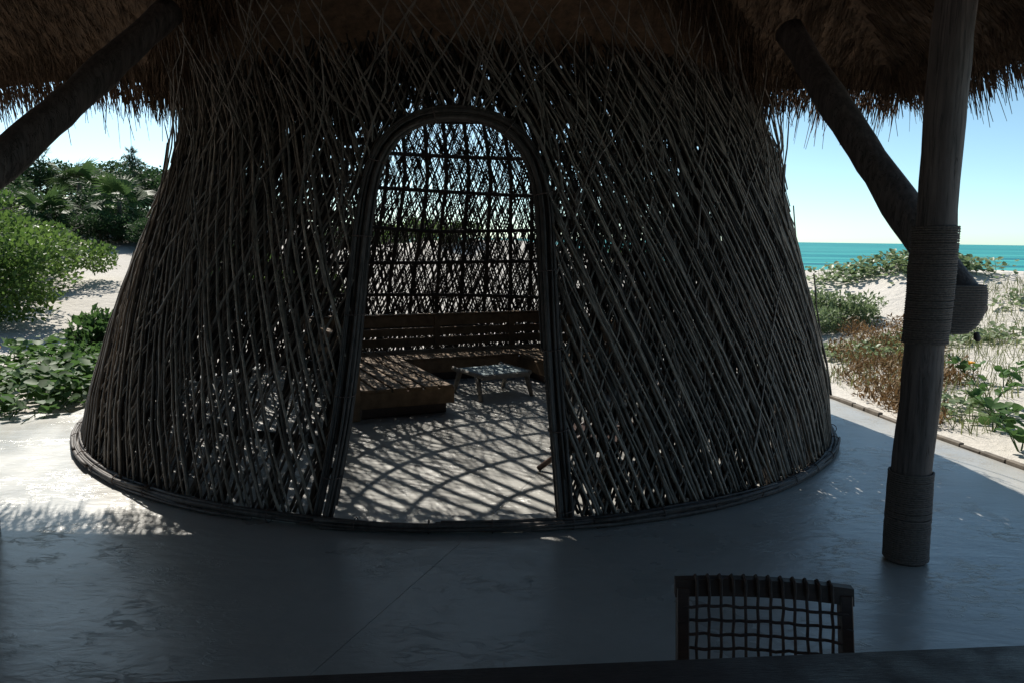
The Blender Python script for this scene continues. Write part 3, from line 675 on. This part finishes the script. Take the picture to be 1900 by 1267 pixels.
# ------------------------------------------------------------------ vegetation
def leaf_mesh(name, P, D, size, shape='diamond', width=.5, fold=.25, Nrm=None):
    """P base points, D unit directions, size lengths -> folded leaf faces (triangles)"""
    n = len(P); size = np.asarray(size).reshape(-1, 1)*np.ones((n, 1))
    D = D/(np.linalg.norm(D, axis=1)[:, None]+1e-9)
    up = rng.normal(0, .5, (n, 3))+np.array([0, 0, 1.0]) if Nrm is None else Nrm
    s_ = np.cross(D, up); s_ /= np.linalg.norm(s_, axis=1)[:, None]+1e-9; nn = np.cross(s_, D)
    w_ = width*size
    if shape == 'diamond':
        v = np.stack([P, P+D*size*.45+s_*w_*.5+nn*w_*fold, P+D*size, P+D*size*.45-s_*w_*.5+nn*w_*fold], 1)
        t = np.array([[0, 1, 2], [0, 2, 3]])
    elif shape == 'round':
        v = np.stack([P, P+D*size*.22+s_*w_*.42+nn*w_*fold*.7, P+D*size*.68+s_*w_*.5+nn*w_*fold, P+D*size*.97+s_*w_*.2+nn*w_*fold*.3, P+D*size*.97-s_*w_*.2+nn*w_*fold*.3, P+D*size*.68-s_*w_*.5+nn*w_*fold, P+D*size*.22-s_*w_*.42+nn*w_*fold*.7, P+D*size*.5], 1)
        t = np.array([[0, 1, 7], [1, 2, 7], [2, 3, 7], [3, 4, 7], [4, 5, 7], [5, 6, 7], [6, 0, 7]])
    else:   # blade
        v = np.stack([P+s_*w_*.5, P-s_*w_*.5, P+D*size*.55+s_*w_*.4, P+D*size*.55-s_*w_*.4, P+D*size*.98-nn*size*fold], 1)
        t = np.array([[0, 1, 3], [0, 3, 2], [2, 3, 4]])
    k = v.shape[1]; f = (np.arange(n)*k)[:, None]+t.reshape(1, -1)
    return fast_mesh(name, v.reshape(-1, 3), f.ravel(), 3)

def blob_points(n, blobs, shell=.45):
    """points through several overlapping ellipsoid lobes; returns points and outward directions"""
    blobs = np.array(blobs, float); wts = (blobs[:, 3]*blobs[:, 4]); wts /= wts.sum(); k = rng.choice(len(blobs), n, p=wts)
    d = rng.normal(size=(n, 3)); d /= np.linalg.norm(d, axis=1)[:, None]; r = (1-shell*rng.random(n)**1.6)*(1+.10*rng.normal(size=n))
    b = blobs[k]; p = b[:, :3]+d*r[:, None]*np.stack([b[:, 3], b[:, 3], b[:, 4]], -1)
    return p, d
def lobes(R, H, n, z0=.25, lo=.28, hi=.46):
    out = []
    for i in range(n):
        a = rng.uniform(0, 6.28); q = R*math.sqrt(rng.random())*(1.12-hi)*1.03; s_ = rng.uniform(lo, hi)
        zc = H*(z0+(1-z0-.25)*rng.random()*(1-.55*q/R)); out.append((q*math.cos(a), q*math.sin(a), zc, R*s_, H*s_*.62))
    return out
def limb_tree(mb, R, H, n):
    mb.tube([(0, 0, -.3), (.03*H, .02*H, H*.3), (-.02*H, .04*H, H*.62)], [.05*H*.5+.02, .018*H+.015, .012*H+.006], 7)
    for i in range(n):
        a = rng.uniform(0, 6.28); z0 = H*rng.uniform(.12, .5); e = R*rng.uniform(.4, .8)
        mb.tube([(.02*H, .02*H, z0), (e*.5*math.cos(a), e*.5*math.sin(a), z0+H*.14), (e*math.cos(a), e*math.sin(a), z0+H*rng.uniform(.2, .42))], [.012*H+.006, .009*H+.004, .004], 5)
def shrub_meshes(tagname, R, H, n, size, shape='diamond', width=.55, nl=16, z0=.25, lo=.28, hi=.46):
    P, D = blob_points(n, lobes(R, H, nl, z0, lo, hi)); P[:, 2] = np.maximum(P[:, 2], .03)
    D2 = D*.6+rng.normal(0, .6, D.shape)+np.array([0, 0, .35])
    cr = leaf_mesh(tagname+'_crown', P, D2, size*rng.uniform(.5, 1.4, n), shape, width)
    mb = MB(); limb_tree(mb, R, H, 7); return cr, mb.mesh(tagname+'_trunk', True)
def place(name, meshes, mats, x, y, rz, sc, label, cat, group=None, dz=0.0):
    o = empty(name, (x, y, g(x, y)+dz), rz); o.scale = sc if hasattr(sc, '__len__') else (sc, sc, sc); tag(o, label, cat, group)
    link('crown', meshes[0], mats[0], o); link('trunk', meshes[1], mats[1], o); return o

# big broad-leaved bush left of the sand path
bushA = shrub_meshes('bush_a', 2.3, 2.2, 25000, .085, 'diamond', .6, 60, .12, .13, .30)
place('broadleaf_bush', bushA, (M['leaf_bush'], M['trunk']), -9.75, 12.2, 0, (1.2, 1.05, 1.1), 'large bright green bush spilling over the left side of the sand path', 'bush')
bushB = shrub_meshes('bush_b', 1.5, 1.5, 10000, .085, 'diamond', .6, 34, .15, .15, .32)
place('broadleaf_bush', bushA, (M['leaf_bush'], M['trunk']), -11.6, 14.6, 2.1, (1.1, 1.1, 1.3), 'tall green bush rising behind the large bright bush at the left edge', 'bush')
place('broadleaf_bush', bushB, (M['leaf_bush'], M['trunk']), -9.5, 15.4, 1.2, (1.0, 1.0, .95), 'smaller dark bush at the right end of the large bright bush by the path', 'bush')
# woodland on the hill behind the path
treeA = shrub_meshes('tree_a', 2.3, 3.2, 7500, .19, 'diamond', .55, 20, .3); treeB = shrub_meshes('tree_b', 2.0, 2.8, 6500, .17, 'diamond', .5, 18, .3)
spots = [(-20.5, 30, 1.0, 0), (-17.6, 31, 1.05, 1), (-14.8, 30.5, .95, 0), (-22, 26, 1.0, 1), (-17.8, 25.5, .9, 0), (-13.2, 27.5, .9, 1), (-15.3, 23.5, .72, 1), (-11.6, 31, .95, 0), (-12.2, 23.2, .62, 0), (-8.8, 27, .8, 1), (-5.6, 29, .8, 0), (-24.5, 30, 1.2, 0), (-10.2, 22, .55, 1), (-9.3, 20.6, .42, 0), (-10.9, 20.9, .5, 1), (-12.6, 19.4, .5, 0), (-14.2, 18.6, .55, 1), (-11.6, 19.6, .38, 1), (-15.8, 21.5, .65, 0), (-8.2, 22.5, .5, 1), (-13.4, 21.6, .6, 0)]
for i, (x, y, s_, k) in enumerate(spots):
    place('hillside_tree', (treeA, treeB)[k], (M['leaf_tree'], M['trunk']), x, y, rng.uniform(0, 6), (s_*1.05, s_*1.05, s_*rng.uniform(.62, .75)), 'dark evergreen tree in the wood on the hill left of the hut', 'tree', 'trees in the wood on the left hill')
# feathery saplings above the wood
def feather_meshes(H, n):
    P = []; D = []; mb = MB(); mb.tube([(0, 0, -.3), (.04*H, 0, H*.5), (0, .03*H, H)], [.05, .03, .008], 6)
    for i in range(46):
        z = H*rng.uniform(.3, 1.0); a = rng.uniform(0, 6.28); l = (H*1.05-z)*.42+.12; d = np.array([math.cos(a), math.sin(a), rng.uniform(.3, .9)]); d /= np.linalg.norm(d)
        mb.tube([(0, 0, z), tuple(np.array([0, 0, z])+d*l)], [.010, .004], 4)
        for t in rng.uniform(.15, 1, n): P.append(np.array([0, 0, z])+d*l*t); D.append(d+rng.normal(0, .55, 3))
    return leaf_mesh('feather_crown', np.array(P), np.array(D), rng.uniform(.12, .26, len(P)), 'blade', .10, .1), mb.mesh('feather_trunk', True)
fe = feather_meshes(3.0, 60)
place('feathery_tree', fe, (M['leaf_feather'], M['trunk']), -13.0, 27.0, 0, .75, 'feathery tree rising beside the left edge of the hut', 'tree', None, 0)
place('feathery_tree', fe, (M['leaf_feather'], M['trunk']), -18.2, 30.5, 2, .85, 'feathery tree top just below the left brace', 'tree', None, .2)
# fan palms
def fan_mesh(R, nb=22):
    mb = MB(); mb.tube([(0, 0, 0), (R*.4, 0, .05), (R*.75, 0, .0)], [.016, .012, .008], 5)
    v = []; f = []
    for i in range(nb):
        a = rad(-125+250*i/(nb-1)); l = R*(.78+.22*math.cos(a*.6))*rng.uniform(.9, 1.05); o = np.array([R*.72, 0, 0]); d = np.array([math.cos(a), math.sin(a), .10*math.cos(a*2)]); s_ = np.array([-math.sin(a), math.cos(a), 0])*R*.05
        k = len(v); m_ = o+d*l*.55+np.array([0, 0, .03]); e = o+d*l+np.array([0, 0, -.16*l*rng.uniform(.5, 1.6)])
        v += [tuple(o), tuple(m_+s_), tuple(m_-s_+np.array([0, 0, .02])), tuple(e)]; f += [(k, k+1, k+2), (k+1, k+3, k+2)]
    mb.add(v, f); return mb.mesh('frond')
fans = [fan_mesh(.95), fan_mesh(.85), fan_mesh(1.0)]
def palm(x, y, s_, H, label, nfr=15):
    o = empty('fan_palm', (x, y, g(x, y)), rng.uniform(0, 6)); o.scale = (s_,)*3; tag(o, label, 'palm', None)
    MB().tube([(0, 0, -.3), (.05, .03, H*.5), (.02, .06, H)], [.14, .11, .10], 8).build('trunk', M['trunk'], o, True)
    for i in range(nfr):
        fr = link('frond', fans[i % 3], M['leaf_palm'], o); el = rng.uniform(-.35, 1.15); fr.location = (.02, .06, H)
        fr.rotation_euler = Euler((rng.normal(0, .35), -el, i*2.4+rng.normal(0, .3)), 'XYZ')
palm(-13.4, 24.4, .62, 2.2, 'fan palm with spiky fronds in the middle of the dark wood on the left')
palm(-10.9, 21.8, .62, 1.75, 'fan palm with sunlit fronds against the left edge of the hut')
palm(-14.4, 19.6, .6, 1.6, 'low fan palm just above the large bright green bush')
palm(-15.9, 23.5, .6, 2.2, 'tall fan palm just under the left brace')
palm(-12.3, 21.0, .6, 1.3, 'small shaded fan palm below the spiky one, behind the path')

# vines spilling onto the terrace at the left
def vine_patch(name, n, xy, size, hgt, mat, label, cat, shape='round', width=.95, stems=40):
    X = xy[:, 0]; Y = xy[:, 1]; Zg = gh(X, Y); Zg = np.maximum(Zg, np.where(plat_dist(X, Y) < 0.02, .0, Zg))
    h = hgt*rng.random(len(X))**.9; P = np.stack([X, Y, Zg+.02+h], -1); a = rng.uniform(0, 6.28, len(X))
    D = np.stack([np.cos(a), np.sin(a), rng.uniform(-.25, .75, len(X))], -1); Nr = rng.normal(0, .35, D.shape)+np.array([0, 0, 1])
    V1 = leaf_mesh(name, P, D, size*rng.uniform(.6, 1.2, len(X)), shape, width, .18, Nr)
    o = empty(name, (0, 0, 0)); tag(o, label, cat, None, 'stuff'); link('leaves', V1, mat, o)['kind'] = 'stuff'
    mb = MB()
    for i in rng.choice(len(X), min(stems, len(X)), replace=False):
        p = P[i]; q = p+np.array([rng.normal(0, .12), rng.normal(0, .12), 0]); q[2] = Zg[i]
        mb.tube([tuple(q), tuple((p+q)/2+np.array([.01, .02, .03])), tuple(p)], [.005, .004, .003], 4, caps=False)
    mb.build('stems', M['leaf_vine'], o)['kind'] = 'stuff'
    return o
def cloud_xy(n, spots):
    out = []
    sp = np.array(spots, float); w_ = sp[:, 2]*sp[:, 3]; k = rng.choice(len(sp), n, p=w_/w_.sum())
    a = rng.uniform(0, 6.28, n); r = np.sqrt(rng.random(n)); return np.stack([sp[k, 0]+sp[k, 2]*r*np.cos(a), sp[k, 1]+sp[k, 3]*r*np.sin(a)], -1)
xy = cloud_xy(2000, [(-5.0, 7.55, .75, .45), (-6.0, 7.5, .9, .5), (-4.55, 8.3, .45, .5), (-5.3, 8.4, .6, .3), (-4.25, 7.5, .22, .35), (-7.0, 7.4, .9, .45), (-4.6, 9.2, .35, .7), (-5.6, 9.4, .5, .5)])
vine_patch('beach_vine', 0, xy, .112, .30, M['leaf_vine'], 'round-leaved green beach vine spreading along the left terrace edge', 'vine', stems=260)
xy = cloud_xy(26, [(-4.55, 6.88, .35, .10), (-4.2, 6.98, .14, .08)])
vine_patch('vine_runner', 0, xy, .11, .12, M['leaf_vine'], 'short leafy vine runner lying on the cement at the left terrace edge', 'vine', stems=20)
shC = shrub_meshes('bush_c', .55, .75, 1500, .10, 'diamond', .6, 10, .2)
place('leafy_shrub', shC, (M['leaf_vine'], M['trunk']), -5.15, 9.9, 0, 1.0, 'leafy shrub beside the hut wall at the left sand path', 'shrub')
place('leafy_shrub', shC, (M['leaf_vine'], M['trunk']), -5.0, 9.1, 2, (.8, .8, .6), 'lower shrub between the vine and the hut wall on the left', 'shrub')

# dunes on the right
bushD = shrub_meshes('bush_d', .8, .62, 3200, .075, 'diamond', .5, 16, .2)
place('silver_bush', bushD, (M['leaf_silver'], M['trunk']), 5.55, 13.2, 0, (.9, .9, 1.0), 'rounded grey-green bush on the dune touching the right side of the hut', 'bush')
place('silver_bush', bushD, (M['leaf_silver'], M['trunk']), 4.9, 12.6, 1.0, (.7, .7, .8), 'grey-green bush half hidden by the right side of the hut', 'bush')
def line_xy(n, pts, sp):
    pts = np.array(pts, float); t = rng.random(n)*(len(pts)-1); k = t.astype(int); fr = (t-k)[:, None]
    return pts[k]*(1-fr)+pts[np.minimum(k+1, len(pts)-1)]*fr+rng.normal(0, sp, (n, 2))
xy = line_xy(1500, [(6.4, 16.2), (7.0, 15.6), (7.6, 15.0), (8.1, 14.7), (8.7, 14.6)], .30)
vine_patch('crest_vine', 0, xy, .10, .26, M['leaf_silver'], 'green creeper along the dune crest in front of the sea', 'creeper', 'round', .9, 80)
n = 11000; xy = cloud_xy(n, [(4.15, 8.2, .4, .7), (4.55, 9.3, .6, .8), (5.1, 10.6, .7, .9), (5.7, 12.0, .6, .7), (3.95, 7.5, .18, .5), (5.0, 9.2, .5, .5)])
n_cl = np.clip(.5+.9*wob(xy[:, 0], xy[:, 1], 5.5, 41), 0, 1); kp = rng.random(n) < .25+.75*n_cl; xy = xy[kp]; n_cl = n_cl[kp]; n = len(xy)
h = gh(xy[:, 0], xy[:, 1]); P = np.stack([xy[:, 0], xy[:, 1], h+rng.random(n)*(.05+.17*n_cl)], -1); D = rng.normal(0, .7, (n, 3))+np.array([0, 0, .6])
o = link('dry_scrub', leaf_mesh('dry_scrub', P, D, rng.uniform(.03, .10, n), 'diamond', .30), M['dry_scrub']); tag(o, 'brown dried scrub on the sand between hut and right post', 'scrub', None, 'stuff')
n = 4200; xy = cloud_xy(n, [(4.9, 9.2, 1.1, 1.3), (5.6, 10.8, 1.3, 1.0), (7.2, 9.6, 1.3, .7), (7.9, 11.5, 1.5, .9), (6.6, 8.6, .6, .3), (9.0, 13.0, 1.3, .8), (4.2, 7.3, .3, .6)])
h = gh(xy[:, 0], xy[:, 1]); P = np.stack([xy[:, 0], xy[:, 1], h], -1); D = rng.normal(0, .32, (n, 3))+np.array([0, 0, 1.0])
o = link('dune_grass', leaf_mesh('dune_grass', P, D, rng.uniform(.08, .24, n), 'blade', .05, .25), M['grass']); tag(o, 'thin green grass scattered over the right-hand dune', 'grass', None, 'stuff')
xy = cloud_xy(2800, [(7.3, 9.3, 1.0, .5), (7.8, 10.7, 1.3, .5), (6.2, 11.2, .9, .6), (4.5, 7.7, .4, .6), (8.8, 12.4, 1.2, .6), (5.0, 10.9, .9, .5)])
vine_patch('low_creeper', 0, xy, .075, .10, M['leaf_silver'], 'patchy low green creeper on the right-hand dune', 'creeper', 'round', .85, 80)
# single sprigs by the right terrace edge
def sprig_mesh(seed, H=.30, nl=13):
    r = np.random.default_rng(seed); P = []; D = []; mb = MB()
    for s_ in range(4):
        a = r.uniform(0, 6.28); l = H*r.uniform(.6, 1.1); e = np.array([math.cos(a)*l*.75, math.sin(a)*l*.75, l*.75]); mb.tube([(0, 0, -.03), tuple(e*.5+np.array([0, 0, .03])), tuple(e)], [.006, .004, .003], 4, caps=False)
        for k in range(nl//3+1): t = r.uniform(.35, 1.05); P.append(e*t+np.array([0, 0, .02])); b = r.uniform(0, 6.28); D.append((math.cos(b), math.sin(b), r.uniform(-.1, .7)))
    return leaf_mesh('sprig_leaves', np.array(P), np.array(D), r.uniform(.06, .11, len(P)), 'round', .75, .2), mb.mesh('sprig_stem')
spm = [sprig_mesh(i) for i in range(3)]
sp = [(4.35, 6.9), (4.62, 7.3), (4.22, 6.3), (4.5, 6.35), (4.75, 6.7), (4.18, 5.85), (4.45, 5.7), (5.1, 7.0), (4.95, 7.9), (5.3, 7.6), (5.35, 9.0), (4.7, 6.05), (4.9, 5.9), (4.35, 5.35), (5.5, 8.6)]
for i, (x, y) in enumerate(sp):
    o = empty('vine_sprig', (x, y, g(x, y)), rng.uniform(0, 6)); s_ = rng.uniform(.8, 1.3); o.scale = (s_,)*3; tag(o, 'small leafy vine sprig growing in the sand right of the post', 'plant', 'vine sprigs in the sand right of the post')
    link('leaves', spm[i % 3][0], M['leaf_vine'], o); link('stem', spm[i % 3][1], M['leaf_vine'], o)
def flower(x, y, dz, label):
    o = empty('beach_flower', (x, y, g(x, y)+dz)); tag(o, label, 'flower'); n = 6; a = np.arange(n)*6.28/n
    link('petals', leaf_mesh('petals', np.zeros((n, 3)), np.stack([np.cos(a), np.sin(a), np.full(n, .5)], -1), .055, 'round', .9, .15), M['flower'], o)
    MB().tube([(0, 0, -dz), (.01, 0, -dz*.4), (0, 0, 0)], .004, 4).build('stem', M['leaf_vine'], o)
flower(5.40, 9.1, .16, 'yellow flower among the vine sprigs right of the post')
flower(-6.6, 9.9, .14, 'yellow flower on the sand above the left vine')
# scrub seen through the back of the hut
bushE = shrub_meshes('bush_e', 1.1, 1.1, 3000, .11, 'diamond', .55, 12, .2)
for i, (x, y, s_) in enumerate([(-3.9, 15.2, .7), (-5.6, 15.8, 1.0), (-1.4, 18.6, .55), (-2.6, 20.5, .8), (2.6, 17.5, .5)]):
    place('dune_bush', bushE, (M['leaf_bush'], M['trunk']), x, y, i*1.3, s_, 'green bush outside, glimpsed through the woven back wall', 'bush', 'bushes behind the hut')
